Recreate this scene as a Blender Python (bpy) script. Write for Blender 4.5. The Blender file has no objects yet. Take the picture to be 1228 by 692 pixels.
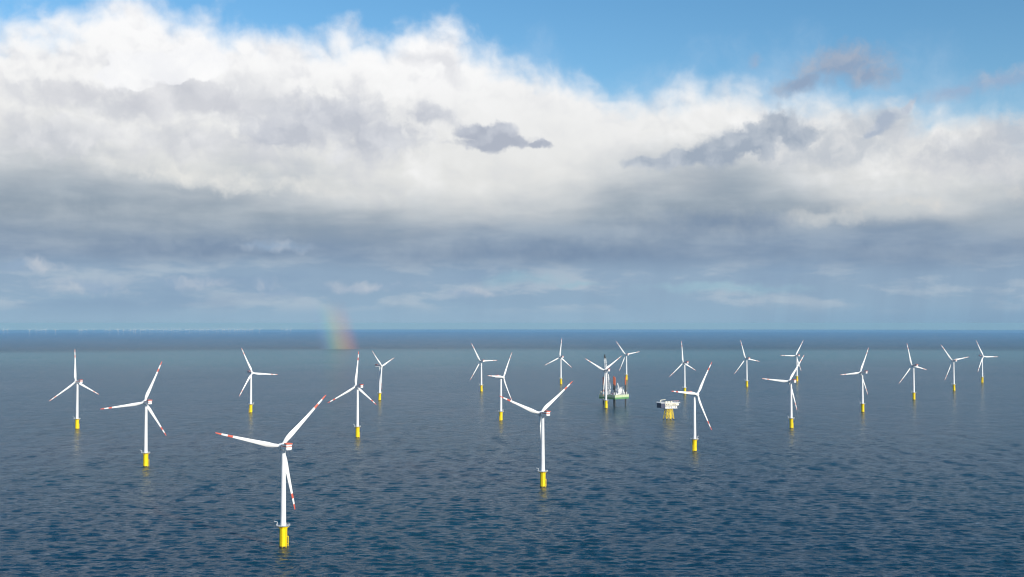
import bpy, bmesh, math, random
from mathutils import Vector, Matrix
R = math.radians
random.seed(11)
scn = bpy.context.scene
COL = scn.collection

# ------------------------------------------------------------------ camera
CAM_H = 202.0            # helicopter height above the sea, metres
EARTH = 7.43e6           # earth radius with standard refraction
F = 1400.0               # focal length in units of a 1228-wide frame
PITCH = 1.705125
cam = bpy.data.cameras.new('camera')
cam.sensor_width = 36.0
cam.lens = F / 1228.0 * 36.0
cam.clip_start = 1.0
cam.clip_end = 400000.0
camo = bpy.data.objects.new('camera', cam)
COL.objects.link(camo)
camo.location = (0, 0, CAM_H)
camo.rotation_euler = (R(90 + PITCH), 0, 0)
scn.camera = camo

scn.view_settings.view_transform = 'Standard'
scn.view_settings.look = 'None'
scn.view_settings.gamma = 1.0
scn.view_settings.exposure = 0.0
scn.view_settings.use_curve_mapping = False
try:
    scn.cycles.use_denoising = True
    scn.cycles.denoiser = 'OPENIMAGEDENOISE'
    scn.cycles.denoising_prefilter = 'ACCURATE'
    scn.cycles.use_adaptive_sampling = True
    scn.cycles.adaptive_threshold = 0.012
    scn.cycles.max_bounces = 6
    scn.cycles.volume_bounces = 0
    scn.cycles.sample_clamp_indirect = 6.0
    scn.cycles.pixel_filter_type = 'BLACKMAN_HARRIS'
    scn.cycles.filter_width = 1.2
except Exception:
    pass

# ------------------------------------------------------------------ sun
SUN_EL, SUN_AZ = 20.0, 138.0        # azimuth clockwise from the view direction (+Y)
sun = bpy.data.lights.new('sun', 'SUN')
sun.energy = 5.0
sun.angle = R(0.53)
sun.color = (1.0, 0.93, 0.82)
suno = bpy.data.objects.new('sun', sun)
COL.objects.link(suno)
SUN_DIR = Vector((math.sin(R(SUN_AZ)) * math.cos(R(SUN_EL)), math.cos(R(SUN_AZ)) * math.cos(R(SUN_EL)), math.sin(R(SUN_EL))))
suno.rotation_euler = (-SUN_DIR).to_track_quat('-Z', 'Y').to_euler()


# ------------------------------------------------------------------ node maths
def lin(c):
    return tuple(((v / 255) / 12.92 if v / 255 <= 0.04045 else ((v / 255 + 0.055) / 1.055) ** 2.4) for v in c)


class S:
    """a socket that can be used in arithmetic"""
    def __init__(s, nt, sock): s.nt, s.k = nt, sock
    def _m(s, op, *a):
        n = s.nt.nodes.new('ShaderNodeMath'); n.operation = op
        for i, v in enumerate((s,) + a):
            if isinstance(v, S): s.nt.links.new(v.k, n.inputs[i])
            else: n.inputs[i].default_value = v
        return S(s.nt, n.outputs[0])
    def __add__(s, o): return s._m('ADD', o)
    __radd__ = __add__
    def __sub__(s, o): return s._m('SUBTRACT', o)
    def __rsub__(s, o): return (s * -1.0) + o
    def __mul__(s, o): return s._m('MULTIPLY', o)
    __rmul__ = __mul__
    def __truediv__(s, o): return s._m('DIVIDE', o)
    def __pow__(s, o): return s._m('POWER', o)
    def max(s, o): return s._m('MAXIMUM', o)
    def min(s, o): return s._m('MINIMUM', o)
    def abs(s): return s._m('ABSOLUTE')
    def sqrt(s): return s._m('SQRT')
    def ss(s, lo, hi):
        n = s.nt.nodes.new('ShaderNodeMapRange'); n.interpolation_type = 'SMOOTHSTEP'
        s.nt.links.new(s.k, n.inputs[0])
        n.inputs[1].default_value, n.inputs[2].default_value = lo, hi
        n.inputs[3].default_value, n.inputs[4].default_value = 0, 1
        return S(s.nt, n.outputs[0])
    def curve(s, pts, lo, hi):
        """piecewise smooth function through (x, y) points, y scaled from lo..hi"""
        n = s.nt.nodes.new('ShaderNodeFloatCurve')
        x0, x1 = pts[0][0], pts[-1][0]
        t = (s - x0) * (1 / (x1 - x0))
        t = t.max(0.0).min(1.0)
        c = n.mapping.curves[0]
        q = [((x - x0) / (x1 - x0), (y - lo) / (hi - lo)) for x, y in pts]
        c.points[0].location = q[0]; c.points[1].location = q[-1]
        for a in q[1:-1]: c.points.new(*a)
        n.mapping.update()
        s.nt.links.new(t.k, n.inputs['Value'])
        return S(s.nt, n.outputs[0]) * (hi - lo) + lo


def comb(nt, x, y, z=0.0):
    n = nt.nodes.new('ShaderNodeCombineXYZ')
    for i, v in enumerate((x, y, z)):
        if isinstance(v, S): nt.links.new(v.k, n.inputs[i])
        else: n.inputs[i].default_value = v
    return S(nt, n.outputs[0])


def vadd(a, v):
    n = a.nt.nodes.new('ShaderNodeVectorMath'); n.operation = 'ADD'
    a.nt.links.new(a.k, n.inputs[0])
    if isinstance(v, S): a.nt.links.new(v.k, n.inputs[1])
    else: n.inputs[1].default_value = v
    return S(a.nt, n.outputs[0])


def vmul(a, v):
    n = a.nt.nodes.new('ShaderNodeVectorMath'); n.operation = 'MULTIPLY'
    a.nt.links.new(a.k, n.inputs[0]); n.inputs[1].default_value = v
    return S(a.nt, n.outputs[0])


def noise(p, scale, detail=6.0, rough=0.55, dist=0.0, dim='2D', out=0):
    n = p.nt.nodes.new('ShaderNodeTexNoise'); n.noise_dimensions = dim
    p.nt.links.new(p.k, n.inputs['Vector'])
    n.inputs['Scale'].default_value = scale; n.inputs['Detail'].default_value = detail
    n.inputs['Roughness'].default_value = rough; n.inputs['Distortion'].default_value = dist
    return S(p.nt, n.outputs[out])


def puffs(p, scale, detail=3.0, smooth=0.6):
    n = p.nt.nodes.new('ShaderNodeTexVoronoi'); n.voronoi_dimensions = '2D'; n.feature = 'F1'
    p.nt.links.new(p.k, n.inputs['Vector'])
    n.inputs['Scale'].default_value = scale; n.inputs['Detail'].default_value = detail
    n.inputs['Roughness'].default_value = 0.5
    return 1.0 - S(p.nt, n.outputs['Distance'])


def mixc(nt, f, a, b):
    n = nt.nodes.new('ShaderNodeMix'); n.data_type = 'RGBA'; n.clamp_factor = True
    for sock, v in ((n.inputs[0], f), (n.inputs[6], a), (n.inputs[7], b)):
        if isinstance(v, S): nt.links.new(v.k, sock)
        elif isinstance(v, (int, float)): sock.default_value = v
        else: sock.default_value = (*v, 1) if len(v) == 3 else v
    return S(nt, n.outputs[2])


# ------------------------------------------------------------------ world: clear sky and cloud banks
world = bpy.data.worlds.new('World')
scn.world = world
world.use_nodes = True
nt = world.node_tree
nt.nodes.clear()
STR = 0.1
sky = nt.nodes.new('ShaderNodeTexSky')
sky.sky_type = 'NISHITA'; sky.sun_disc = False
sky.sun_elevation = R(SUN_EL); sky.sun_rotation = R(SUN_AZ)
sky.altitude = 200; sky.air_density = 1.0; sky.dust_density = 0.3; sky.ozone_density = 2.0
tc = nt.nodes.new('ShaderNodeTexCoord')
sep = nt.nodes.new('ShaderNodeSeparateXYZ')
nt.links.new(tc.outputs['Generated'], sep.inputs[0])
dx, dy, dz = (S(nt, sep.outputs[i]) for i in range(3))
az = dx._m('ARCTAN2', dy)
el = dz._m('ARCSINE')
# sky angles: one unit is 1/14 radian (about 4 degrees); U grows to the right, V grows downwards, V = 3.877 is level
U = az * 14.0 + 6.14
V = 3.877 - el * 14.0
CP, SP = math.cos(R(PITCH)), math.sin(R(PITCH))


def A(x, y):
    """a point of the sky, as U, V"""
    a, b = (x - 614) / F, (346 - y) / F
    v = Vector((a, CP - b * SP, SP + b * CP)).normalized()
    return 6.14 + 14 * math.atan2(v.x, v.y), 3.877 - 14 * math.asin(v.z)


P = comb(nt, U, V)
W1 = vmul(vadd(noise(P, 0.75, 4, 0.5, out=1), (-.5, -.5, -.5)), (0.50, 0.36, 0))
P1 = vadd(P, W1)
sepw = nt.nodes.new('ShaderNodeSeparateXYZ'); nt.links.new(P1.k, sepw.inputs[0])
P2 = vadd(P, vadd(vmul(W1, (0.30, 0.30, 0)), vmul(vadd(noise(P, 3.2, 4, 0.55, out=1), (-.5, -.5, -.5)), (0.24, 0.20, 0))))
sep2 = nt.nodes.new('ShaderNodeSeparateXYZ'); nt.links.new(P2.k, sep2.inputs[0])
U2, V2 = S(nt, sep2.outputs[0]), S(nt, sep2.outputs[1])
U1, V1 = S(nt, sepw.outputs[0]), S(nt, sepw.outputs[1])
LAY = comb(nt, U1 * 0.28, V1 * 1.25, 0)       # stretched sideways: layers seen edge-on
LAY2 = comb(nt, U * 0.42, V * 1.7, 0)
fine = noise(P1, 1.25, 8, 0.54)
soft = noise(P1, 0.95, 5, 0.46)
soft_up = noise(vadd(P1, (0.12, -0.16, 0)), 0.95, 5, 0.46)
PB = vadd(P1, vmul(vadd(noise(P, 2.6, 4, 0.55, out=1), (-.5, -.5, -.5)), (0.34, 0.30, 0)))
bil = puffs(vmul(PB, (1, 1.25, 1)), 1.5, 2.5)
bil_up = puffs(vmul(vadd(PB, (0.05, -0.08, 0)), (1, 1.25, 1)), 1.5, 2.5)
relief = (soft - soft_up) * 0.8 + (bil - bil_up) * (1.0 - (V - 1.2).abs() * 0.5).max(0.12) * 0.38                                        # >0 on sides turned to the light
fine5 = noise(vadd(P2, (9.0, 4.0, 0)), 5.5, 5, 0.58)
tex = [(noise(vadd(P2, o), 1.9, 7, 0.56), noise(vadd(P2, (o[0] + 0.09, o[1] - 0.16, 0)), 1.9, 5, 0.5)) for o in ((3.7, 1.9, 0), (15.4, 7.7, 0))]
lay = noise(LAY, 1.3, 6, 0.52)
lay2 = noise(LAY2, 2.0, 6, 0.52)
big = noise(vadd(P, (31.0, 17.0, 0)), 0.45, 4, 0.5)

# clear blue, a little deeper than the model's
hs = nt.nodes.new('ShaderNodeHueSaturation')
nt.links.new(sky.outputs[0], hs.inputs['Color'])
hs.inputs['Hue'].default_value = 0.497; hs.inputs['Saturation'].default_value = 1.28; hs.inputs['Value'].default_value = 1.4
k = 1 / STR


def K(rgb):
    return tuple(c * k for c in lin(rgb))


col = S(nt, hs.outputs[0])
# thin veil above the bank
veil = (noise(P1, 0.8, 8, 0.6) - 0.5 + (V - 0.35) * 0.45).ss(0.12, 0.8) * 0.4
col = mixc(nt, veil, col, K((216, 228, 242)))
# scattered small clouds higher up, out of the frame, seen in the water
hi = noise(vadd(P1, (5, 40, 0)), 0.5, 7, 0.55).ss(0.60, 0.76) * (-3.5 - V).ss(0.0, 3.0) * 0.35
col = mixc(nt, hi, col, K((225, 230, 236)))

# main bank
top = [A(x, y) for x, y in ((-300, 20), (0, 12), (90, 8), (150, -20), (215, 6), (290, 18), (350, 32), (430, 34), (480, 28), (525, 18), (570, 48), (640, 72),
                            (720, 92), (800, 92), (880, 90), (960, 106), (1060, 112), (1140, 116), (1190, 128), (1228, 142), (1500, 120))]
topc = U.curve(top, -1.0, 2.0)
dd = V - topc + (bil - 0.62) * 0.16 + (fine - 0.5) * 0.66 + (noise(P, 5.0, 5, 0.6) - 0.5) * 0.14
bank = (dd - U.ss(5.8, 7.5) * 0.05).ss(-0.16, 0.36)
g0 = [A(x, y) for x, y in ((-300, 190), (0, 185), (120, 192), (230, 212), (330, 222), (430, 232), (520, 250), (600, 262), (680, 246), (745, 205),
                           (840, 190), (930, 200), (1010, 225), (1100, 240), (1228, 210), (1500, 210))]
g0c = U.curve(g0, 1.0, 4.0)
t = V - g0c + (lay - 0.5) * 0.85 + (big - 0.5) * 0.6 + (fine - 0.5) * 0.45
shade = t.ss(-0.50, 0.50)
bright = mixc(nt, (V + (big - .5) * .8).ss(0.3, 2.3), K((252, 252, 253)), K((226, 227, 226)))
calm = ((U - 6.4) * (U - 6.4) * 0.35 + (V - 1.6) * (V - 1.6)).ss(0.1, 1.3) * 0.65 + 0.35
relief = relief * calm
bankc = mixc(nt, (relief * -2.4).max(0.0).min(0.45), bright, K((194, 198, 209)))
bankc = mixc(nt, (relief * 2.5).max(0.0).min(0.5), bankc, K((255, 255, 255)))
greyc = mixc(nt, (lay2 * 0.5 + fine * 0.5).ss(0.32, 0.68), K((145, 160, 175)), K((172, 183, 193)))
bankc = mixc(nt, shade, bankc, greyc)
# blue-grey base of the bank, then the pale gap below it
u_base = (V + (lay - .5) * 0.5).ss(2.55, 3.10)
bankc = mixc(nt, u_base, bankc, mixc(nt, lay2.ss(0.3, 0.7), K((128, 150, 176)), K((150, 168, 188))))
col = mixc(nt, bank, col, bankc)


def blobs(col, items, c_dark, c_lit, seed, amp=1.5, soft=0.45, strength=1.0, flat=1.0):
    """a family of separate clouds: each an ellipse with a ragged, puffy outline"""
    q = None
    for (x, y, rx, ry, rot) in items:
        u0, v0 = A(x, y)
        c, s = math.cos(R(rot)), math.sin(R(rot))
        a = ((U2 - u0) * c + (V2 - v0) * s) * (100 / rx)
        b = ((V2 - v0) * c - (U2 - u0) * s) * (100 / ry)
        e = 1.0 - (a * a + b * b).sqrt()
        q = e if q is None else q.max(e)
    n0, n_up = tex[int(seed) % 2]
    m = (q + (n0 * 0.7 + fine5 * 0.5 - 0.6) * amp).ss(0.0, soft) * strength
    lit = ((n0 - n_up) * 2.6 + (fine5 - 0.5) * 0.5 + 0.40 - q * 0.30).max(0.0).min(1.0)
    return mixc(nt, m, col, mixc(nt, lit, K(c_dark), K(c_lit)))


# lilac-grey shaded cumulus within the bank
col = blobs(col, [(300, 125, 150, 44, 4), (215, 100, 80, 24, 10), (60, 160, 130, 36, -4), (130, 128, 100, 28, 0), (230, 165, 120, 30, 0)], (196, 200, 209), (230, 231, 234), 1.0, 1.5, 0.9, 0.7)
col = blobs(col, [(400, 140, 100, 40, 8), (450, 165, 90, 36, 0), (350, 160, 80, 30, 0), (520, 140, 50, 18, 10)], (182, 188, 201), (216, 219, 226), 2.3, 1.5, 0.8, 0.8)
col = blobs(col, [(590, 170, 58, 12, -3), (575, 160, 36, 14, 0), (604, 158, 22, 14, 0), (645, 172, 18, 7, 0)], (168, 176, 192), (204, 209, 219), 3.1, 1.3, 0.50, 0.9)
col = blobs(col, [(1010, 178, 110, 40, -4), (1050, 150, 60, 30, 0), (960, 185, 90, 30, 0)], (190, 197, 206), (226, 227, 228), 1.2, 1.4, 0.8, 0.85)
col = blobs(col, [(895, 168, 70, 26, -10), (935, 150, 38, 22, 0), (960, 160, 34, 24, 0), (830, 190, 66, 14, -6), (780, 196, 40, 8, 0), (860, 185, 60, 20, 0)],
            (158, 171, 188), (198, 205, 214), 4.2, 1.5, 0.55, 0.95)
col = blobs(col, [(1062, 146, 20, 12, -30), (1050, 158, 22, 7, -10), (1088, 128, 13, 6, -40)], (166, 180, 200), (206, 212, 222), 3.4, 1.2, 0.7, 0.8)
col = blobs(col, [(1180, 185, 110, 36, 0), (1215, 160, 70, 30, 0)], (188, 194, 204), (218, 219, 221), 5.9, 1.4, 0.8, 0.85)
col = blobs(col, [(1012, 78, 76, 30, -3), (965, 98, 52, 18, -20), (1045, 90, 48, 20, 0)], (146, 164, 190), (180, 185, 197), 6.6, 1.2, 0.9, 0.9)
col = blobs(col, [(1195, 98, 90, 17, -10), (1140, 110, 56, 13, -6), (905, 76, 14, 10, -50)], (156, 176, 204), (186, 192, 205), 7.7, 1.3, 1.1, 0.75)
# warm bright lit patches
col = blobs(col, [(250, 212, 140, 20, 6), (370, 222, 80, 16, 4)], (216, 218, 218), (238, 237, 232), 8.4, 1.2, 0.9, 0.8)
col = blobs(col, [(1080, 252, 140, 18, -3), (1000, 262, 80, 12, 0), (1180, 238, 60, 14, 0)], (200, 205, 208), (220, 219, 216), 9.2, 1.2, 1.0, 0.75)

# heavy base at the centre and right, a bright billow at upper left
col = blobs(col, [(640, 308, 260, 30, 0), (1060, 318, 240, 30, 0), (250, 300, 200, 22, 0), (860, 270, 130, 26, 0)], (116, 138, 166), (136, 155, 177), 6.2, 1.2, 1.0, 0.72)
col = blobs(col, [(185, 80, 58, 20, 0), (235, 72, 44, 22, 0), (150, 92, 40, 14, 0)], (244, 245, 248), (255, 255, 255), 3.6, 0.9, 0.22, 0.85)
col = blobs(col, [(240, 116, 80, 22, 4), (180, 122, 50, 16, 0), (95, 112, 60, 16, -4)], (196, 199, 208), (222, 223, 228), 2.2, 1.3, 0.6, 0.6)
rain = noise(comb(nt, U * 1.4 + V * 0.25, V * 0.12), 1.6, 4, 0.6).ss(0.42, 0.70) * V.ss(2.7, 3.2) * (U.ss(5.0, 10.0) * 0.14 + 0.08)
# under the bank: blue distance with strips of small far cumulus
low = (V + (lay - .5) * 0.30).ss(3.02, 3.34)
far = mixc(nt, V.ss(3.3, 3.86), K((146, 171, 195)), K((146, 176, 200)))
far = mixc(nt, (lay2 - 0.5 + (noise(LAY, 3.2, 7, .6) - .5) * .8).ss(-0.05, 0.22) * (3.82 - V).ss(0.0, 0.2) * 0.6, far, K((184, 198, 210)))
far = mixc(nt, (noise(LAY2, 0.9, 6, .55)).ss(0.50, 0.68) * 0.5, far, K((132, 159, 188)))
col = mixc(nt, low * 0.92, col, far)
col = blobs(col, [(318, 342, 22, 14, 0), (330, 352, 44, 8, 0), (110, 342, 80, 14, 0), (230, 338, 90, 10, 0), (330, 297, 60, 8, 0), (430, 345, 80, 10, 0), (30, 318, 70, 12, 0), (560, 352, 60, 8, 0)],
            (150, 173, 198), (192, 200, 210), 10.3, 1.4, 1.0, 0.8)
col = blobs(col, [(625, 336, 70, 12, 0), (690, 342, 40, 6, 0), (870, 345, 130, 9, 0)], (150, 186, 204), (162, 196, 210), 11.8, 0.8, 0.9, 0.55)
# the air right above the sea
col = mixc(nt, V.ss(3.62, 3.85) * 0.7, col, mixc(nt, U.ss(6.5, 11.5), K((150, 179, 202)), K((132, 166, 194))))
col = mixc(nt, rain, col, K((126, 150, 178)))
bg = nt.nodes.new('ShaderNodeBackground')
bg.inputs['Strength'].default_value = STR
nt.links.new(col.k, bg.inputs['Color'])
wo = nt.nodes.new('ShaderNodeOutputWorld')
nt.links.new(bg.outputs[0], wo.inputs['Surface'])

# ------------------------------------------------------------------ materials
def mat(name, rgb, rough=0.5, metal=0.0, wear=0.0, scale=0.4, spec=0.5):
    m = bpy.data.materials.new(name); m.use_nodes = True
    t_ = m.node_tree; b = t_.nodes['Principled BSDF']
    b.inputs['Roughness'].default_value = rough; b.inputs['Metallic'].default_value = metal
    b.inputs['Specular IOR Level'].default_value = spec
    if wear:
        tcn = t_.nodes.new('ShaderNodeTexCoord')
        p = S(t_, tcn.outputs['Object'])
        n = noise(vmul(p, (1, 1, 0.25)), scale, 5, 0.6, dim='3D')
        c = mixc(t_, n.ss(0.45, 0.75) * wear, lin3(rgb), lin3(tuple(v * 0.72 for v in rgb)))
        t_.links.new(c.k, b.inputs['Base Color'])
    else:
        b.inputs['Base Color'].default_value = (*lin3(rgb), 1)
    return m


def lin3(rgb):
    return lin(rgb)


M_WHITE = mat('white_paint', (236, 237, 236), 0.45, wear=0.35, scale=0.25)
M_PALE_RED = mat('faded_red_paint', (222, 168, 156), 0.5)
M_RED = mat('red_paint', (204, 92, 72), 0.45, wear=0.3)
M_YELLOW = mat('yellow_paint', (248, 216, 2), 0.45, wear=0.45, scale=0.5)
M_GROWTH = mat('marine_growth', (52, 50, 40), 0.9, wear=0.8)
M_GREY = mat('grey_steel', (168, 172, 174), 0.5, wear=0.4)
M_DARK = mat('dark_steel', (58, 60, 62), 0.6, wear=0.5)
M_GREEN = mat('green_hull_paint', (96, 150, 98), 0.5, wear=0.5, scale=0.2)
M_LIME = mat('pale_hull_paint', (190, 204, 164), 0.5, wear=0.5, scale=0.2)
M_ORANGE = mat('orange_paint', (196, 92, 50), 0.5, wear=0.5)
M_BLUE = mat('dark_blue_cladding', (34, 48, 78), 0.5, wear=0.4)
M_CREAM = mat('cream_cladding', (232, 228, 208), 0.5, wear=0.5, scale=0.3)
M_DECK = mat('deck_coating', (92, 112, 96), 0.8, wear=0.6)
M_GLASS = mat('window_glass', (22, 28, 34), 0.12)

# sea
m = bpy.data.materials.new('sea_water'); m.use_nodes = True
w = m.node_tree; b = w.nodes['Principled BSDF']
b.inputs['IOR'].default_value = 1.333
b.inputs['Roughness'].default_value = 0.19
tcn = w.nodes.new('ShaderNodeTexCoord')
p = S(w, tcn.outputs['Object'])
wn = vmul(vadd(noise(p, 0.02, 3, 0.5, out=1), (-.5, -.5, -.5)), (26, 26, 0))
pw = vadd(p, wn)
sp0 = w.nodes.new('ShaderNodeSeparateXYZ'); w.links.new(p.k, sp0.inputs[0])
# wind from the left and ahead: crests lie across it
rot = w.nodes.new('ShaderNodeVectorRotate'); rot.rotation_type = 'Z_AXIS'; rot.inputs['Angle'].default_value = R(-14)
w.links.new(pw.k, rot.inputs['Vector']); pr = S(w, rot.outputs[0])
h1 = noise(vmul(pr, (0.6, 1.0, 1)), 0.024, 2, 0.5)            # swell, about 40 m
h2 = noise(vmul(pr, (0.75, 1.0, 1)), 0.050, 2, 0.5)           # wind sea, about 20 m
h2b = noise(vmul(pr, (0.8, 1.0, 1)), 0.125, 2, 0.5)           # shorter steep waves
h3 = noise(vmul(pr, (0.8, 1.0, 1)), 0.42, 3, 0.6)             # chop
gust = noise(p, 0.0022, 4, 0.55)
crest = lambda h: 1.0 - ((h * 2.0 - 1.0).abs() + 0.001).sqrt()
PYR = S(w, sp0.outputs[1]).ss(1300.0, 3200.0)
hh = (crest(h1) * PYR * 3.0 + crest(h2) * (PYR * 1.8 + 0.35) + crest(h2b) * 1.0 + h3 * 0.75) * (gust * 0.9 + 0.55)
bm_ = w.nodes.new('ShaderNodeBump'); bm_.inputs['Strength'].default_value = 1.0; bm_.inputs['Distance'].default_value = 1.0
w.links.new(hh.k, bm_.inputs['Height']); w.links.new(bm_.outputs[0], b.inputs['Normal'])
c = mixc(w, gust.ss(0.3, 0.7), lin((4, 51, 72)), lin((6, 59, 78)))
# sunlit strip painted into the water colour; rougher water beyond stands in for cloud shadow
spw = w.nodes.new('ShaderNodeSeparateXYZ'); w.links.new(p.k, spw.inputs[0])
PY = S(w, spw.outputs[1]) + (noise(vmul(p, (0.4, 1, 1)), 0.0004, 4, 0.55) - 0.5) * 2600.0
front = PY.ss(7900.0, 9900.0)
sunlit_band = PY.ss(4200.0, 7600.0) * (1.0 - front)
c = mixc(w, sunlit_band * 0.75, c, lin((34, 112, 116)))
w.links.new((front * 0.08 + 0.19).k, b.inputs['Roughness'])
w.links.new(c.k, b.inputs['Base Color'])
M_SEA = m


# ------------------------------------------------------------------ mesh building
class MB:
    def __init__(s): s.v, s.f, s.m, s.mats = [], [], [], []
    def mi(s, m):
        if m not in s.mats: s.mats.append(m)
        return s.mats.index(m)
    def add(s, vs, fs, m, mtx=None):
        o = len(s.v); k_ = s.mi(m)
        s.v += [tuple(mtx @ Vector(q)) if mtx else tuple(q) for q in vs]
        s.f += [tuple(i + o for i in q) for q in fs]; s.m += [k_] * len(fs)
        return s
    def box(s, x0, x1, y0, y1, z0, z1, m, mtx=None, bev=0.0):
        if not bev:
            vs = [(x, y, z) for z in (z0, z1) for y in (y0, y1) for x in (x0, x1)]
            return s.add(vs, [(0, 2, 3, 1), (4, 5, 7, 6), (0, 1, 5, 4), (2, 6, 7, 3), (0, 4, 6, 2), (1, 3, 7, 5)], m, mtx)
        bb = bmesh.new(); bmesh.ops.create_cube(bb, size=1)
        for q in bb.verts: q.co = Vector(((x0 + x1) / 2 + q.co.x * (x1 - x0), (y0 + y1) / 2 + q.co.y * (y1 - y0), (z0 + z1) / 2 + q.co.z * (z1 - z0)))
        bmesh.ops.bevel(bb, geom=bb.edges[:], offset=bev, segments=2, affect='EDGES')
        bb.verts.index_update()
        s.add([q.co for q in bb.verts], [[q.index for q in f.verts] for f in bb.faces], m, mtx); bb.free(); return s
    def tube(s, a, b_, r0, r1=None, m=None, n=12, cap=True, mtx=None):
        r1 = r0 if r1 is None else r1
        a, b_ = Vector(a), Vector(b_); d = (b_ - a).normalized()
        x = d.orthogonal().normalized(); y = d.cross(x)
        vs = [c_ + (x * math.cos(q) + y * math.sin(q)) * r for c_, r in ((a, r0), (b_, r1)) for q in (2 * math.pi * i / n for i in range(n))]
        fs = [(i, (i + 1) % n, n + (i + 1) % n, n + i) for i in range(n)]
        if cap: fs += [tuple(range(n - 1, -1, -1)), tuple(range(n, 2 * n))]
        return s.add(vs, fs, m, mtx)
    def lathe(s, prof, m, n=32, ms=None, cx=0, cy=0):
        vs = [(cx + r * math.cos(2 * math.pi * i / n), cy + r * math.sin(2 * math.pi * i / n), z) for r, z in prof for i in range(n)]
        for j in range(len(prof) - 1):
            o = len(s.v)
            s.add([vs[j * n + i] for i in range(n)] + [vs[(j + 1) * n + i] for i in range(n)],
                  [(i, (i + 1) % n, n + (i + 1) % n, n + i) for i in range(n)], ms[j] if ms else m)
        return s
    def ring(s, r, z, t_, m, n=28):
        for i in range(n):
            a0, a1 = 2 * math.pi * i / n, 2 * math.pi * (i + 1) / n
            s.tube((r * math.cos(a0), r * math.sin(a0), z), (r * math.cos(a1), r * math.sin(a1), z), t_, m=m, n=5, cap=False)
        return s
    def mesh(s, name, smooth=True):
        me = bpy.data.meshes.new(name); me.from_pydata(s.v, [], s.f)
        for q in s.mats: me.materials.append(q)
        me.polygons.foreach_set('material_index', s.m)
        bb = bmesh.new(); bb.from_mesh(me); bmesh.ops.remove_doubles(bb, verts=bb.verts, dist=0.0005)
        bmesh.ops.recalc_face_normals(bb, faces=bb.faces)
        bb.to_mesh(me); bb.free()
        if smooth:
            me.shade_smooth()
            me.set_sharp_from_angle(angle=R(38))
        return me
    def build(s, name, parent=None, loc=None, smooth=True):
        o = bpy.data.objects.new(name, s.mesh(name, smooth)); COL.objects.link(o)
        if parent: o.parent = parent
        if loc: o.location = loc
        return o


def tag(o, label=None, cat=None, group=None, kind=None):
    for k_, v in (('label', label), ('category', cat), ('group', group), ('kind', kind)):
        if v: o[k_] = v
    return o


def empty(name, loc, rz=0.0):
    o = bpy.data.objects.new(name, None); COL.objects.link(o)
    o.location = loc; o.rotation_euler = (0, 0, rz); o.empty_display_size = 5
    return o


def drop(x, y):
    return -(x * x + y * y) / (2 * EARTH)


# ------------------------------------------------------------------ the sea: one curved sheet reaching past the horizon
import numpy as np


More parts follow.
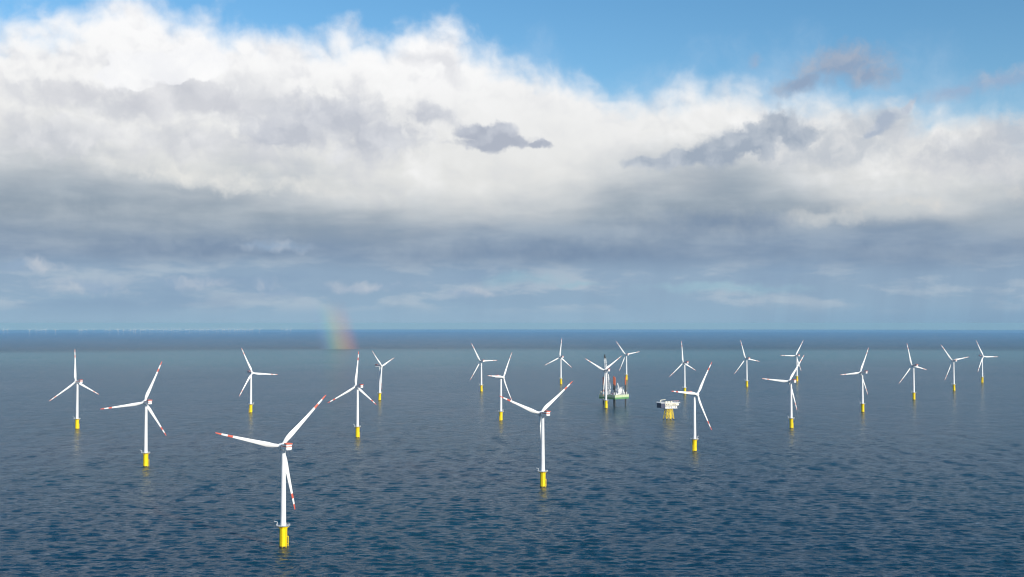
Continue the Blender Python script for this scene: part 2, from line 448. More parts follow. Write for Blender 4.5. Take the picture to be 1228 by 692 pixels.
def sea_sheet():
    fine_a = np.radians(np.arange(-34.0, 34.01, 0.085))
    wide_a = np.radians(np.arange(35.2, 324.9, 1.2))
    ang = np.concatenate([fine_a, wide_a])
    rr = [60.0 * 1.15 ** i for i in range(13)]
    step = lambda q: 0.0013 + 0.0012 * np.clip((q - 900) / 3000, 0, 1)
    while rr[-1] < 4500: rr.append(rr[-1] * (1.012 if rr[-1] < 560 else 1 + float(step(rr[-1]))))
    while rr[-1] < 20000: rr.append(rr[-1] * 1.03)
    while rr[-1] < 74000: rr.append(rr[-1] + 1200)
    rr = np.array(rr)
    na, nr = len(ang), len(rr)
    r, a = np.meshgrid(rr, ang, indexing='ij')
    x, y = r * np.sin(a), r * np.cos(a)
    z = -r * r / (2 * EARTH)
    # wind sea: many long-crested trains; the short ones fade out where the sheet gets too coarse for them
    rng = np.random.default_rng(4)
    ir = (rr > 480) & (rr < 5200)
    ic = np.abs(np.where(ang > math.pi, ang - 2 * math.pi, ang)) < R(34.05)
    sl = np.ix_(ir, ic)
    X, Y, rad, an = x[sl], y[sl], r[sl], a[sl]
    an = np.where(an > math.pi, an - 2 * math.pi, an)
    edge = np.clip((R(34.0) - np.abs(an)) / R(2.5), 0, 1) * np.clip((rad - 490) / 120, 0, 1) * np.clip((5000 - rad) / 1500, 0, 1)
    dX, dY, dZ = np.zeros_like(X), np.zeros_like(X), np.zeros_like(X)
    lam = np.exp(rng.uniform(math.log(4.0), math.log(18), 110))
    for L in lam:
        th = rng.normal(R(-95), R(16)); k_ = 2 * math.pi / L
        amp = WAVE * (9.0 / L) ** 0.25 * L / (2 * math.pi) * math.sqrt(2.0 / len(lam))
        cov = np.clip((L / (rad * step(rad)) - 2.0) / 3.0, 0, 1)
        ph = k_ * (X * math.cos(th) + Y * math.sin(th)) + rng.uniform(0, 6.283)
        w_ = amp * cov
        dZ += w_ * np.sin(ph)
        c_ = w_ * np.cos(ph) * 1.05
        dX += c_ * math.cos(th); dY += c_ * math.sin(th)
    x[sl] += dX * edge; y[sl] += dY * edge; z[sl] += dZ * edge
    co = np.empty((na * nr + 1, 3), np.float32)
    co[0] = 0, 0, 0
    co[1:, 0], co[1:, 1], co[1:, 2] = x.ravel(), y.ravel(), z.ravel()
    i, j = np.meshgrid(np.arange(nr - 1), np.arange(na), indexing='ij')
    j2 = (j + 1) % na
    quads = np.stack([1 + i * na + j, 1 + (i + 1) * na + j, 1 + (i + 1) * na + j2, 1 + i * na + j2], -1).reshape(-1, 4)[:, ::-1]
    jj = np.arange(na)
    tris = np.stack([np.zeros(na, int), 1 + (jj + 1) % na, 1 + jj], -1)
    me = bpy.data.meshes.new('sea')
    nq = len(quads)
    me.vertices.add(len(co)); me.vertices.foreach_set('co', co.ravel())
    me.loops.add(nq * 4 + na * 3)
    me.loops.foreach_set('vertex_index', np.concatenate([quads.ravel(), tris.ravel()]).astype(np.int32))
    me.polygons.add(nq + na)
    me.polygons.foreach_set('loop_start', np.concatenate([np.arange(nq) * 4, nq * 4 + np.arange(na) * 3]).astype(np.int32))
    me.polygons.foreach_set('use_smooth', np.ones(nq + na, bool))
    me.update(calc_edges=True); me.validate()
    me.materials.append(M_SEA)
    o = bpy.data.objects.new('sea', me); COL.objects.link(o)
    return o


WAVE = 0.18          # rms slope of the modelled waves
sea = sea_sheet()
tag(sea, 'dark blue choppy sea reaching to the horizon', None, None, 'structure')


# ------------------------------------------------------------------ wind turbines
HUBZ, ROT, OV = 90.0, 63.0, 6.0
TPZ = 19.0


def blade_mesh():
    mb = MB(); n = 16
    st = [(1.6, 3.1, 1.0, 0), (4, 3.1, 1.0, 8), (7.5, 3.9, .62, 12), (11, 4.5, .40, 12), (14.5, 4.6, .31, 10.5), (20, 4.0, .27, 8), (27, 3.3, .24, 6), (35, 2.7, .22, 4),
          (43, 2.2, .20, 2.5), (46.6, 2.0, .2, 2), (51.5, 1.75, .19, 1.5), (57.2, 1.5, .18, 1), (60.5, 1.15, .17, 0.5), (62.3, .72, .16, 0), (63.0, .2, .16, 0)]
    rings = []
    for z, ch, th, tw in st:
        ca, sa = math.cos(R(tw)), math.sin(R(tw)); bend = 3.0 * (z / 63) ** 2
        pts = []
        for i in range(n):
            a_ = 2 * math.pi * i / n
            x = math.cos(a_) * 0.5                    # +0.5 leading edge
            rnd = math.sin(a_) * 0.5
            t_ = rnd * th if th > 0.9 else rnd * th * (0.55 + 0.75 * (x + 0.5)) * 1.15
            xs = (x - 0.0 if th > .9 else x - 0.16) * ch
            y = t_ * ch
            pts.append((xs * ca + y * sa, -xs * sa + y * ca + bend, z))
        rings.append(pts)
    for j in range(len(rings) - 1):
        z0, z1 = st[j][0], st[j + 1][0]; zm = (z0 + z1) / 2
        red = 46.6 <= z0 and z1 <= 51.5 or z0 >= 57.2
        mb.add(rings[j] + rings[j + 1], [(i, (i + 1) % n, n + (i + 1) % n, n + i) for i in range(n)], M_RED if red else M_WHITE)
    mb.add(rings[-1], [tuple(range(n))], M_RED); mb.add(rings[0], [tuple(range(n - 1, -1, -1))], M_WHITE)
    return mb.mesh('blade')


def railing(mb, pts, z, h, m, t_=0.06, closed=True):
    k_ = len(pts)
    for i in range(k_ if closed else k_ - 1):
        a_, b__ = pts[i], pts[(i + 1) % k_]
        for zz in (0.55, 1.0): mb.tube((*a_, z + h * zz), (*b__, z + h * zz), t_, m=m, n=5, cap=False)
        n_ = max(1, int(math.dist(a_, b__) / 1.6))
        for q in range(n_):
            f = q / n_; x, y = a_[0] + (b__[0] - a_[0]) * f, a_[1] + (b__[1] - a_[1]) * f
            mb.tube((x, y, z), (x, y, z + h), t_, m=m, n=5)


def make_turbine():
    root = empty('wind_turbine', (0, 0, 0))
    tp = MB().lathe([(0.05, TPZ), (3.35, TPZ), (3.3, TPZ - .2), (3.3, 0.9)], M_YELLOW, 36)
    for z in (4.5, 11.0, TPZ - 1.2): tp.lathe([(3.31, z - .18), (3.42, z - .12), (3.42, z + .12), (3.31, z + .18)], M_YELLOW, 36)
    t_ = tp.build('transition_piece', root)
    MB().lathe([(3.28, 0.9), (3.34, .5), (3.36, -8.0), (.05, -8.0)], M_GROWTH, 36).build('pile', root)
    bl = MB()
    for x in (-.9, .9):
        bl.tube((x, -4.7, -2), (x, -4.7, 9.5), .24, m=M_YELLOW, n=10)
        for z in (2.5, 8.8): bl.tube((x, -4.7, z), (x, -2.9, z), .16, m=M_YELLOW, n=8)
    for x in (-.32, .32): bl.tube((x, -3.95, 0), (x, -3.95, TPZ + .6), .07, m=M_YELLOW, n=6)
    for i in range(36): bl.tube((-.32, -3.95, .4 + i * .52), (.32, -3.95, .4 + i * .52), .04, m=M_YELLOW, n=5)
    for z in (10.5, 14, 17.5):
        for x in (-.32, .32): bl.tube((x, -3.95, z), (x, -3.2, z), .06, m=M_YELLOW, n=6)
    o = bl.build('boat_landing', t_); o.rotation_euler = (0, 0, R(95))
    jt = MB()
    for a_ in (150, 158, 215): 
        jt.tube((3.6 * math.sin(R(a_)), 3.6 * math.cos(R(a_)), -4), (3.6 * math.sin(R(a_)), 3.6 * math.cos(R(a_)), TPZ - 1), .2, m=M_YELLOW, n=8)
    jt.build('cable_tube', t_)
    pf = MB().lathe([(2.6, TPZ + .02), (6.2, TPZ + .02), (6.2, TPZ + .42), (2.6, TPZ + .42)], M_GREY, 36)
    for i in range(12):
        a_ = 2 * math.pi * i / 12
        pf.tube((3.2 * math.cos(a_), 3.2 * math.sin(a_), TPZ - 2.2), (6.0 * math.cos(a_), 6.0 * math.sin(a_), TPZ), .13, m=M_YELLOW, n=6)
    pfo = pf.build('platform', root)
    rl = MB(); railing(rl, [(6.1 * math.cos(2 * math.pi * i / 20), 6.1 * math.sin(2 * math.pi * i / 20)) for i in range(20)], TPZ + .42, 1.2, M_WHITE)
    rl.build('railing', pfo)
    dv = MB().tube((0, 0, 0), (0, 0, 3.4), .2, m=M_WHITE, n=8).tube((0, 0, 3.3), (2.9, 0, 4.1), .16, m=M_WHITE, n=8).tube((2.8, 0, 4.05), (2.8, 0, 2.6), .05, m=M_DARK, n=5)
    o = dv.build('davit_crane', pfo); o.location = (-5.2, 1.2, TPZ + .42); o.rotation_euler = (0, 0, R(150))
    tw = MB().lathe([(2.55, TPZ + .42)] + [q for i in range(1, 4) for q in ((2.55 - .75 * i / 4 + .0, TPZ + 67.4 * i / 4 - .1), (2.585 - .75 * i / 4, TPZ + 67.4 * i / 4 - .08), (2.585 - .75 * i / 4, TPZ + 67.4 * i / 4 + .08), (2.55 - .75 * i / 4, TPZ + 67.4 * i / 4 + .1))] + [(1.8, 87.0), (.05, 87.0)], M_WHITE, 40)
    two = tw.build('tower', root)
    d_ = MB().box(-.5, .5, -2.84, -2.6, TPZ + .9, TPZ + 3.1, M_GREY, bev=.06)
    o = d_.build('door', two); o.rotation_euler = (0, 0, R(60))
    # nacelle: bevelled box with a red stripe, hoist deck at its rear
    na = bmesh.new(); bmesh.ops.create_cube(na, size=1)
    for q in na.verts:
        q.co = Vector((q.co.x * 5.4, -5.4 + q.co.y * 14.6, q.co.z * 5.8 + 0.2))
        if q.co.y > 0: q.co.x *= .78; q.co.z = .2 + (q.co.z - .2) * .80
        if q.co.y < -10 and q.co.z < 0: q.co.z += 1.0
    for zc in (.8, 1.7): bmesh.ops.bisect_plane(na, geom=na.verts[:] + na.edges[:] + na.faces[:], plane_co=(0, 0, zc), plane_no=(0, 0, 1))
    bmesh.ops.bevel(na, geom=[e for e in na.edges if e.calc_face_angle(0) > 0.5], offset=.45, segments=3, affect='EDGES')
    na.faces.ensure_lookup_table(); na.verts.index_update()
    nb = MB()
    for f in na.faces:
        cz = f.calc_center_median().z
        nb.add([q.co for q in f.verts], [tuple(range(len(f.verts)))], M_RED if .8 < cz < 1.7 else M_WHITE)
    na.free()
    nao = nb.build('nacelle', root, (0, 0, HUBZ))
    hd = MB().box(-2.9, 2.9, -13.4, -7.6, 3.12, 3.35, M_GREY)
    ho = hd.build('hoist_deck', nao)
    rr = MB()
    for (x0, x1, y0, y1) in ((-2.95, 2.95, -13.45, -13.33), (-2.95, 2.95, -7.67, -7.55), (-2.95, -2.83, -13.33, -7.67), (2.83, 2.95, -13.33, -7.67)):
        rr.box(x0, x1, y0, y1, 3.36, 4.35, M_RED)
    rr.build('hoist_railing', nao)
    vm = MB().tube((1.2, -6.4, 3.2), (1.2, -6.4, 5.6), .07, m=M_GREY, n=6).tube((.5, -6.4, 5.3), (1.9, -6.4, 5.3), .05, m=M_GREY, n=6).box(1.05, 1.35, -6.55, -6.25, 5.6, 5.9, M_RED)
    vm.build('wind_mast', nao)
    hb = MB()
    hb.lathe([(1.95, -3.0), (2.25, -2.4), (2.35, -.6), (2.2, .9), (1.65, 2.1), (.8, 2.75), (.02, 2.9)], M_WHITE, 32)
    hb.lathe([(.02, -3.0), (1.95, -3.0)], M_DARK, 32)
    for i in range(3):
        a_ = 2 * math.pi * i / 3
        hb.tube((1.0 * math.sin(a_), 1.0 * math.cos(a_), 0), (2.75 * math.sin(a_), 2.75 * math.cos(a_), 0), 1.62, 1.62, m=M_WHITE, n=20)
    hbm = hb.mesh('hub')
    # lathe axis was z: turn it to point along +y (upwind); the sockets then lie in the x-z plane
    hbm.transform(Matrix.Rotation(R(-90), 4, 'X'))
    h = bpy.data.objects.new('hub', hbm); COL.objects.link(h); h.parent = root; h.location = (0, OV, HUBZ)
    bmsh = blade_mesh()
    for i in range(3):
        o = bpy.data.objects.new('blade', bmsh); COL.objects.link(o); o.parent = root; o.location = (0, OV, HUBZ)
    return root


def pose(root, x, y, yaw, ph):
    root.location = (x, y, drop(x, y)); root.rotation_euler = (0, 0, R(-yaw))
    i = 0
    for c_ in root.children:
        nm = c_.name.split('.')[0]
        if nm == 'hub':
            c_.rotation_euler = (Matrix.Rotation(R(5), 4, 'X') @ Matrix.Rotation(R(ph), 4, 'Y')).to_euler()
        if nm == 'blade':
            c_.rotation_euler = (Matrix.Rotation(R(5), 4, 'X') @ Matrix.Rotation(R(ph + 120 * i), 4, 'Y')).to_euler(); i += 1


def copy_tree(o, parent=None):
    c_ = o.copy(); COL.objects.link(c_)
    if parent: c_.parent = parent
    for ch in list(o.children): copy_tree(ch, c_)
    return c_


SPOTS = [
    (-207, 1062, 326.6, 44.1, 'largest and nearest wind turbine, bold red bands on its blades, one hanging beside the tower'),
    (-518, 1657, 317.7, 23.7, 'wind turbine at left with one upper blade leaning right, another almost level pointing left'),
    (-834, 2245, 305.0, 116.4, 'leftmost white wind turbine, one blade straight up, two spread low like an upside-down Y'),
    (-592, 2653, 139.1, 25.1, 'thin white wind turbine left of the rainbow, one blade level pointing right'),
    (-274, 2076, 314.9, 4.5, 'wind turbine below the rainbow foot, one narrow blade upright, two spread low'),
    (-348, 3079, 115.4, 48.5, 'small far wind turbine just right of the rainbow foot, rotor seen almost edge-on'),
    (-91, 3475, 325.5, 89.0, 'far white wind turbine close behind another at centre left, one blade level pointing right'),
    (-23, 2435, 122.4, 84.8, 'wind turbine just left of centre, nacelle pointing left, blades up-right and down-right'),
    (163, 3899, 329.2, 5.3, 'far wind turbine standing alone left of the jack-up vessel, one blade straight up'),
    (38, 1450, 328.0, 52.0, 'near white wind turbine at centre, its two upper blades making a wide V'),
    (224, 2790, 327.0, 57.4, 'wind turbine standing in front of the jack-up vessel, blades making a V before the crane'),
    (411, 4199, 333.6, 80.7, 'far white wind turbine rising directly behind an orange-topped leg of the jack-up vessel'),
    (492, 3333, 321.2, 112.1, 'far wind turbine rising behind the yellow-legged platform and the level blade beside it'),
    (289, 1854, 140.2, 83.5, 'white wind turbine right beside the yellow-legged platform, nacelle pointing left'),
    (750, 3736, 330.3, 99.7, 'far white wind turbine standing alone between the platform and the overlapping pair'),
    (995, 4084, 334.7, 31.4, 'farther wind turbine of the overlapping pair, half hidden by the nearer rotor'),
    (539, 2260, 334.1, 35.9, 'nearer wind turbine of the overlapping pair, one long blade level pointing left'),
    (800, 2671, 326.0, 26.3, 'larger wind turbine just right of the overlapping pair, one blade almost level pointing left'),
    (1066, 3104, 330.3, 101.4, 'third wind turbine from the right edge, one blade low left, one stubby to the right'),
    (1330, 3521, 342.8, 80.1, 'second wind turbine from the right edge, tall upper blade leaning left'),
    (1609, 4001, 157.7, 28.1, 'rightmost and smallest wind turbine of the near field, close to the right edge'),
]
proto = make_turbine()
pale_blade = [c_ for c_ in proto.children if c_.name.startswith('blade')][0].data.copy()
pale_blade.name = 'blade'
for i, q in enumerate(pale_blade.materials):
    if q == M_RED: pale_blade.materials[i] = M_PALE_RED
for i, (x, y, yaw, ph, lab) in enumerate(SPOTS):
    o = proto if i == 0 else copy_tree(proto)
    o.name = 'wind_turbine'
    pose(o, x, y, yaw, ph)
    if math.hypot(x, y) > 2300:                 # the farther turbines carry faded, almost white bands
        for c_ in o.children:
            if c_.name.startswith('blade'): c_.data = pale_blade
    tag(o, lab, 'wind turbine', 'wind turbines standing in the sea')

# the far wind farm on the horizon
rnd = random.Random(5)


def far_mesh(ph):
    mb = MB().tube((0, 0, 0), (0, 0, 108), 2.7, 1.9, M_WHITE, 10).box(-4, 4, -9, 4, 105, 112, M_WHITE)
    for i in range(3):
        a_ = R(ph + 120 * i)
        q = Vector((math.sin(a_), 0, math.cos(a_)))
        c_ = Vector((0, 6, 108.5))
        mb.tube(c_ + q * 2, c_ + q * 16, 1.3, 1.9, M_WHITE, 8).tube(c_ + q * 16, c_ + q * 72, 1.9, .4, M_WHITE, 8)
    return mb.mesh('distant_turbine')


fms = [far_mesh(q) for q in (5, 35, 68, 100)]
xs = [4, 9, 36, 43, 50, 56, 66, 95, 99, 105, 112, 127, 131, 140, 143, 149, 156, 160, 163, 168, 171, 175, 181, 184, 188, 193, 196, 201, 206, 209, 213, 217, 222, 226, 231, 235, 239, 243, 247, 251, 255, 259, 262,
      267, 270, 273, 277, 281, 284, 287, 291, 294, 299, 304, 311, 338, 344, 349]
for i, x in enumerate(xs):
    D = rnd.uniform(25000, 30500); a_ = math.atan2(x - 614 + rnd.uniform(-1, 1), F)
    o = bpy.data.objects.new('distant_turbine', fms[i % 4]); COL.objects.link(o)
    o.location = (D * math.sin(a_), D * math.cos(a_), -D * D / (2 * EARTH)); o.rotation_euler = (0, 0, R(rnd.uniform(10, 60)))
    tag(o, 'tiny pale wind turbine of the faint row on the left horizon', 'wind turbine', 'distant wind farm on the horizon')


# ------------------------------------------------------------------ jack-up vessel
def lattice(mb, a, b_, w0, w1, n, m, t_=0.35):
    a, b_ = Vector(a), Vector(b_); d = (b_ - a).normalized()
    x = d.cross(Vector((0, 0, 1)))
    x = x.normalized() if x.length > .05 else Vector((1, 0, 0))
    y = d.cross(x)
    def c_(f, i):
        w_ = w0 + (w1 - w0) * f
        return a + (b_ - a) * f + x * w_ * (-.5 if i in (0, 3) else .5) + y * w_ * (-.5 if i < 2 else .5)
    for i in range(4): mb.tube(c_(0, i), c_(1, i), t_, t_ * .8, m, 6)
    for j in range(n):
        for i in range(4):
            k_ = (i + 1) % 4
            mb.tube(c_(j / n, i), c_((j + 1) / n, k_), t_ * .6, None, m, 5, False)
            mb.tube(c_((j + 1) / n, i), c_((j + 1) / n, k_), t_ * .6, None, m, 5, False)


VX, VY = 250, 2842
ves = empty('jackup_vessel', (VX, VY, drop(VX, VY)), R(45))   # local x: along the bright side, local y: along the shaded side, origin at the nearest leg
tag(ves, 'green and white jack-up vessel raised on dark legs with a tall lattice crane', 'vessel')
HB, HT = 18.0, 28.0
L0, L1, B0, B1 = -6.0, 47.0, -5.5, 46.0
hl = MB()
hl.box(L0, L1, B0, B1, HB, HT - 5.2, M_GREEN, bev=.5)
hl.box(L0 + .02, L1 - .02, B0 + .02, B1 - .02, HT - 5.8, HT, M_LIME, bev=.3)
hull = hl.build('hull', ves)
MB().box(L0 + .6, L1 - .6, B0 + .6, B1 - .6, HT + .003, HT + .12, M_DECK).build('deck', hull)
rl = MB(); railing(rl, [(L0 + .4, B0 + .4), (L1 - .4, B0 + .4), (L1 - .4, B1 - .4), (L0 + .4, B1 - .4)], HT, 1.4, M_WHITE, .09); rl.build('railing', hull)
for (x, y) in ((0, 0), (40, 0), (0, 37), (40, 37)):
    lg = MB().tube((x, y, -12), (x, y, 52), 1.55, None, M_DARK, 20).tube((x, y, 52), (x, y, 71), 1.55, None, M_ORANGE, 20)
    for z in range(-8, 70, 4): lg.lathe([(1.55, z - .2), (1.7, z - .1), (1.7, z + .1), (1.55, z + .2)], M_DARK if z < 52 else M_ORANGE, 20, cx=x, cy=y)
    lo = lg.build('leg', ves)
    jb = MB()
    for (dx_, dy_) in ((-3.4, 0), (3.4, 0), (0, -3.4), (0, 3.4)): jb.box(x + dx_ - .9, x + dx_ + .9, y + dy_ - .9, y + dy_ + .9, HT, HT + 6.5, M_WHITE, bev=.1)
    jb.build('jacking_frame', ves)
ac = MB()
ac.box(22, 45.5, 9, 27, HT, HT + 10, M_WHITE, bev=.2); ac.box(27, 44.5, 10, 25, HT + 10, HT + 13.4, M_WHITE, bev=.2); ac.box(33, 43, 11, 22, HT + 13.4, HT + 16.6, M_WHITE, bev=.2)
aco = ac.build('accommodation_block', ves)
for z in (2, 5, 7.6):
    wb = MB()
    for i in range(7): wb.box(27.4 + i * 2.4, 28.8 + i * 2.4, 8.93, 9.02, HT + z - .5, HT + z + .5, M_GLASS)
    wb.build('window_row', aco)
MB().box(33.6, 42.4, 10.93, 11.02, HT + 14.4, HT + 15.8, M_GLASS).build('bridge_window', aco)
MB().lathe([(0.05, HT + 17.2), (9, HT + 17.2), (9, HT + 17.7), (.05, HT + 17.7)], M_GREY, 32, cx=45, cy=22).build('helideck', aco)
cr = empty('crane', (1, 23, HT)); cr.parent = ves
MB().lathe([(2.6, 0), (2.6, 9), (3.6, 9.5), (3.6, 10.5), (.05, 10.5)], M_WHITE, 24).build('pedestal', cr)
MB().box(-3.2, 3.2, -4, 5.5, 10.5, 15, M_WHITE, bev=.3).box(-3.3, -1.2, -6, -3.9, 11, 14, M_WHITE, bev=.2).box(-3.34, -1.16, -6.05, -5.9, 12, 13.6, M_GLASS).build('crane_cab', cr)
bmx = MB(); lattice(bmx, (0, -1, 13), (-5, 5, 88), 6.0, 4.4, 15, M_WHITE, .6); bmx.build('boom', cr)
bt = MB(); lattice(bt, (-5, 5, 88), (-5.6, 5.8, 98), 4.0, 1.6, 3, M_DARK, .6); bt.box(-6.6, -4.0, 4.2, 6.8, 89, 95, M_DARK, bev=.2); bt.build('boom_head', cr)
gt = MB(); lattice(gt, (3, -4, 14), (-2.0, -2, 50), 3.0, 1.8, 9, M_WHITE, .5); lattice(gt, (6, 2, 14), (-2.0, 0, 50), 3.0, 1.8, 9, M_WHITE, .5); gt.build('gantry', cr)
pn = MB()
for s_ in (-.8, .8): pn.tube((-2 + s_, -1, 50), (-5 + s_, 5, 89), .16, None, M_WHITE, 5)
pn.build('pendant', cr)
hk = MB().tube((-6.4, 7, 94), (-6.4, 7, 60), .14, None, M_DARK, 5).box(-7.1, -5.7, 6.3, 7.7, 57, 60, M_ORANGE, bev=.2); hk.build('hook_block', cr)
sc_ = empty('deck_crane', (22, 4, HT)); sc_.parent = ves
MB().lathe([(1.4, 0), (1.4, 6), (1.9, 6.2), (1.9, 8.5), (.05, 8.5)], M_WHITE, 18).build('pedestal', sc_)
jm = MB(); lattice(jm, (0, 0, 8), (-1.5, 5, 28), 1.9, 1.0, 8, M_WHITE, .34); jm.build('boom', sc_)
pr = MB()
for y in (28, 34, 40):
    for x in (3, 9, 15):
        pr.box(x - .3, x + .3, y - .3, y + .3, HT, HT + 9, M_WHITE)
    pr.box(2, 16, y - .4, y + .4, HT + 8.4, HT + 9.2, M_WHITE)
for i in range(4): pr.tube((3.4 + i * 3.6, 26, HT + 10.6), (3.4 + i * 3.6, 44, HT + 10.6), 1.25, None, M_GREY, 14)
pr.build('pipe_rack', ves)
wk = MB().box(-4.5, 1.5, 25, 33, HT, HT + 7, M_WHITE, bev=.15).box(-4, 1, 41, 45, HT, HT + 8, M_CREAM, bev=.15).box(20, 30, 36, 44, HT, HT + 9, M_WHITE, bev=.15)
wk.build('workshop', ves)
# containers and gear stowed on deck, each a thing of its own
gear = [(8, 6, 6, 2.5, M_ORANGE, 'orange container stowed beside the nearest leg on the jack-up deck'), (8, 10, 6, 2.5, M_RED, 'red container stowed right behind the orange one on the jack-up deck'),
        (16, 7, 6, 2.5, M_WHITE, 'white container stowed amidships along the bright side of the jack-up deck'), (33, 2.2, 6, 2.6, M_GREY, 'grey container stowed in front of the accommodation block on the jack-up deck'),
        (15, 11.5, 6, 2.6, M_WHITE, 'white container stowed behind the first white one on the jack-up deck'), (12, 17, 6, 2.6, M_RED, 'red container farthest from the nearest leg on the jack-up deck'), (-2, 10, 3.5, 2.6, M_WHITE, 'short white container stowed on the shaded side of the jack-up deck'),
        (6, 15, 6, 2.5, M_BLUE, 'dark blue container stowed near the big crane on the jack-up deck')]
vm_ = Matrix.Translation((VX, VY, drop(VX, VY))) @ Matrix.Rotation(R(45), 4, 'Z')
for x, y, l_, h_, m_, lab in gear:
    mb = MB(); mb.box(-l_ / 2, l_ / 2, -1.25, 1.25, .12, h_ + .12, m_, bev=.08)
    for i in range(9): mb.box(-l_ / 2 + .3 + i * .62, -l_ / 2 + .55 + i * .62, -1.31, 1.31, .35, h_ - .1, m_)
    o = mb.build('container'); o.matrix_world = vm_ @ Matrix.Translation((x, y, HT))
    tag(o, lab, 'container', 'containers on the jack-up deck')

# ------------------------------------------------------------------ transformer platform on a yellow jacket
SX, SY = 330, 2466
sub = empty('offshore_substation', (SX, SY, drop(SX, SY)), R(18))
tag(sub, 'white offshore transformer platform with a dark blue end on a yellow jacket', 'platform')
jk = MB()
lg_ = [(-10, -9), (0, -10), (10, -9), (10, 9), (0, 10), (-10, 9)]
up = lambda q, z: (q[0] * (1 - .30 * z / 25), q[1] * (1 - .30 * z / 25), z)
for q in lg_: jk.tube(up(q, -8), up(q, 25), .8, .8, M_YELLOW, 14)
for i in range(6):
    a_, b_ = lg_[i], lg_[(i + 1) % 6]
    for z0, z1 in ((1.5, 12.5), (12.5, 23.5)):
        jk.tube(up(a_, z0), up(b_, z1), .34, None, M_YELLOW, 8).tube(up(b_, z0), up(a_, z1), .34, None, M_YELLOW, 8)
    for z in (12.5, 23.5): jk.tube(up(a_, z), up(b_, z), .5, None, M_YELLOW, 8)
jo = jk.build('jacket', sub)
MB().tube((-4, -9.5, -6), (-3, -7.6, 24), .5, None, M_YELLOW, 10).tube((4, -9.5, -6), (3, -7.6, 24), .5, None, M_YELLOW, 10).build('cable_tube', jo)
pl = MB()
for q in lg_: pl.tube(up(q, -8), up(q, 1.6), 1.0, None, M_GROWTH, 14)
pl.build('splash_zone', jo)
MB().box(-15, 19, -12, 12, 25, 25.8, M_GREY).build('cellar_deck', sub)
ts = MB()
ts.box(-14, 17.5, -11, 11, 25.8, 31, M_WHITE, bev=.15)
tso = ts.build('lower_module', sub)
MB().box(-16, 22, -13.2, 13.2, 31, 31.9, M_DARK).build('main_deck', sub)
um = MB(); um.box(-14.5, 20.5, -12, 12, 31.7, 37.2, M_CREAM, bev=.15); um.box(20.5, 23.5, -9, 9, 32.5, 36, M_WHITE, bev=.1); umo = um.build('upper_module', sub)
MB().box(-26, -14.6, -12.5, 12.5, 26.5, 37.4, M_BLUE, bev=.25).build('dark_module', sub)
rf = MB().box(-26.5, 25, -13.6, 13.6, 37.5, 38.2, M_WHITE); rfo = rf.build('roof_deck', sub)
rl = MB(); railing(rl, [(-26.2, -13.3), (24.7, -13.3), (24.7, 13.3), (-26.2, 13.3)], 38.2, 1.3, M_WHITE, .1); rl.build('railing', rfo)
for k_, (zz, x0) in enumerate(((28.4, -11), (34.4, -12))):
    for i in range(5):
        MB().box(x0 + i * 5.6, x0 + 2.6 + i * 5.6, -11.06 - k_, -10.98 - k_, zz - 1.2, zz + 1.2, M_DARK if (i + k_) % 3 else M_GREY).build('louvre', tso if k_ == 0 else umo)
tr = MB()
for x in (-8, -1, 6):
    tr.box(x - 2.2, x + 2.2, -5, 5, 38.2, 41.2, M_CREAM, bev=.15)
    for i in range(6): tr.box(x - 2.5, x + 2.5, -4.6 + i * 1.7, -4.1 + i * 1.7, 38.4, 40.8, M_DARK)
tr.build('cooling_unit', rfo)
MB().lathe([(.05, 41.6), (10.5, 41.6), (10.9, 41.9), (10.9, 42.3), (.05, 42.3)], M_GREY, 8, ms=[M_WHITE, M_WHITE, M_RED, M_GREY], cx=17, cy=0).build('helideck', sub)
hs_ = MB()
for x, y in ((12, -6), (12, 6), (22, -6), (22, 6)): hs_.tube((x, y, 38.2), (x, y, 41.6), .35, None, M_WHITE, 8)
hs_.build('helideck_support', sub)
MB().tube((-25.5, -12.6, 38.2), (-25.5, -12.6, 47), .22, .12, M_WHITE, 8).tube((-26.5, -12.6, 45), (-24.5, -12.6, 45), .1, None, M_WHITE, 6).build('antenna_mast', sub)
kc = MB().lathe([(.9, 38.2), (.9, 42), (1.3, 42.2), (1.3, 43.5), (.05, 43.5)], M_CREAM, 14, cx=-18, cy=8); lattice(kc, (-18, 8, 43), (-4, 9, 44.8), 1.1, .6, 8, M_CREAM, .22); kc.build('pedestal_crane', sub)
st_ = MB()
for i in range(24): st_.box(18 + i * .25, 18.3 + i * .25, -13.1, -12.0, 25.8 + i * .22, 25.95 + i * .22, M_GREY)
st_.build('stair', sub)


sub.scale = (.86, .86, .93)


# ------------------------------------------------------------------ air: mist bank far out, rain with the rainbow, haze
def volume_mat(name, color, density, aniso=0.0):
    m = bpy.data.materials.new(name); m.use_nodes = True
    t_ = m.node_tree; t_.nodes.clear()
    v = t_.nodes.new('ShaderNodeVolumePrincipled')
    v.inputs['Color'].default_value = (*color, 1); v.inputs['Density'].default_value = density; v.inputs['Anisotropy'].default_value = aniso
    o = t_.nodes.new('ShaderNodeOutputMaterial'); t_.links.new(v.outputs[0], o.inputs['Volume'])
    return m, t_, v


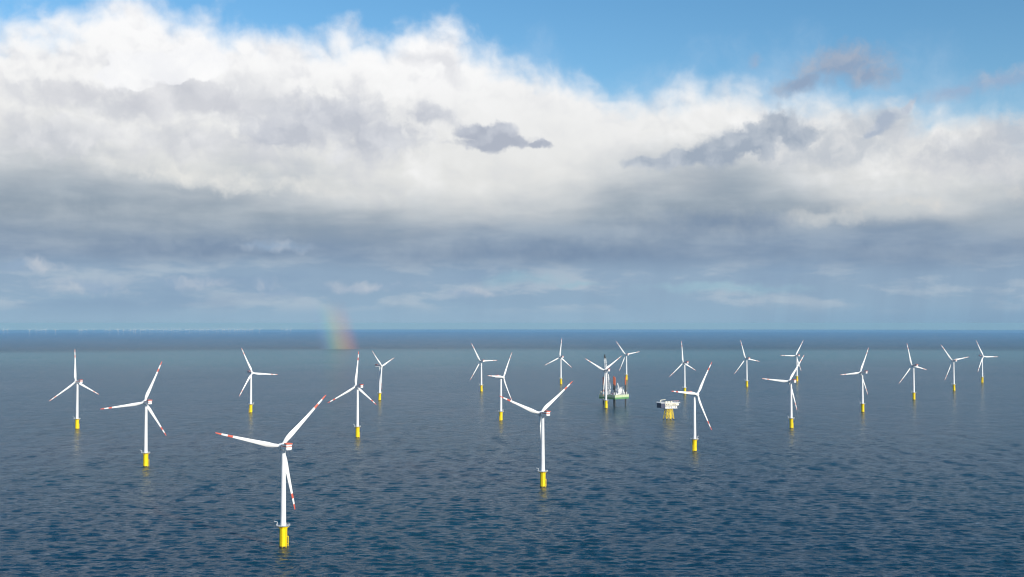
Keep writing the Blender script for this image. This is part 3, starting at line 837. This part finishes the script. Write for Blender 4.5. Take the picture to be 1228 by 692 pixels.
def sector(r0, r1, a0, a1, zt, m, name):
    """closed block of air lying on the curved sea"""
    nr, na_ = 14, 40
    mb = MB(); vs = []
    for lvl in (0, 1):
        for i in range(nr + 1):
            r = r0 + (r1 - r0) * i / nr
            for j in range(na_ + 1):
                a_ = R(a0 + (a1 - a0) * j / na_)
                vs.append((r * math.sin(a_), r * math.cos(a_), -r * r / (2 * EARTH) + (zt if lvl else -12)))
    g = lambda l, i, j: l * (nr + 1) * (na_ + 1) + i * (na_ + 1) + j
    fs = []
    for i in range(nr):
        for j in range(na_):
            fs += [(g(1, i, j), g(1, i, j + 1), g(1, i + 1, j + 1), g(1, i + 1, j)), (g(0, i, j), g(0, i + 1, j), g(0, i + 1, j + 1), g(0, i, j + 1))]
    for i in range(nr):
        for j in (0, na_): fs.append((g(0, i, j), g(0, i + 1, j), g(1, i + 1, j), g(1, i, j)))
    for j in range(na_):
        for i in (0, nr): fs.append((g(0, i, j), g(0, i, j + 1), g(1, i, j + 1), g(1, i, j)))
    mb.add(vs, fs, m)
    return mb.build(name, smooth=False)


mm, _, _ = volume_mat('mist_air', (0.20, 0.47, 0.84), 6.0e-5)
o = sector(9650, 46000, -75, 75, 105, mm, 'sea_mist')
tag(o, 'pale blue mist lying on the far sea below the horizon', None, None, 'stuff')

# rainbow: drops lit from behind the viewer, a ring 42 degrees round the point opposite the sun
RB_D = 9500.0
anti = -SUN_DIR
RBW = 365.0
m, t_, v = volume_mat('rainbow_drops', (1, 1, 1), 1e-3, -0.2)
tcn = t_.nodes.new('ShaderNodeTexCoord')
sp_ = t_.nodes.new('ShaderNodeSeparateXYZ'); t_.links.new(tcn.outputs['Object'], sp_.inputs[0])
lx, ly, lz = (S(t_, sp_.outputs[i]) for i in range(3))
LEAN = math.tan(R(13.0))
f = (lx + lz * LEAN + lz * lz * 0.00006) * (1 / RBW) + 0.5
ramp = t_.nodes.new('ShaderNodeValToRGB'); t_.links.new(f.k, ramp.inputs[0])
e = ramp.color_ramp.elements
e[0].position, e[0].color = 0.0, (.52, .55, .95, 1)
e[1].position, e[1].color = 1.0, (1.0, .34, .40, 1)
for q, c_ in ((.16, (.45, .68, .95)), (.32, (.52, .88, .74)), (.48, (.95, .90, .50)), (.66, (1.0, .62, .40)), (.82, (1.0, .42, .36))):
    x = e.new(q); x.color = (*c_, 1)
t_.links.new(ramp.outputs[0], v.inputs['Color'])
den = f.ss(0.0, 0.42) * (1.0 - f.ss(0.58, 1.0)) * (1.0 - lz.ss(60.0, 430.0)) * 1.9e-3
t_.links.new(den.k, v.inputs['Density'])
mb = MB(); H_ = 430.0; n_ = 10; vs = []; fs = []
for i in range(n_ + 1):
    z = -8 + (H_ + 8) * i / n_
    xc = -z * LEAN - z * z * 0.00006
    for x, y in ((-.5, -150), (.5, -150), (.5, 150), (-.5, 150)): vs.append((xc + x * RBW, y, z))
for i in range(n_):
    for j in range(4): fs.append((4 * i + j, 4 * i + (j + 1) % 4, 4 * i + 4 + (j + 1) % 4, 4 * i + 4 + j))
fs += [(3, 2, 1, 0), tuple(4 * n_ + j for j in range(4))]
mb.add(vs, fs, m)
o = mb.build('rainbow', smooth=False)
a_ = math.atan2(408 - 614, F)
o.location = (RB_D * math.sin(a_), RB_D * math.cos(a_), -RB_D ** 2 / (2 * EARTH)); o.rotation_euler = (0, 0, -a_)
tag(o, 'short faint rainbow foot touching the sea at left centre', 'rainbow')

hm, _, _ = volume_mat('hazy_air', (0.46, 0.78, 0.92), 1.2e-5)
o = MB().box(-76000, 76000, -76000, 76000, -790, 216, hm).build('haze', smooth=False)
tag(o, 'thin pale haze over the whole sea', None, None, 'stuff')
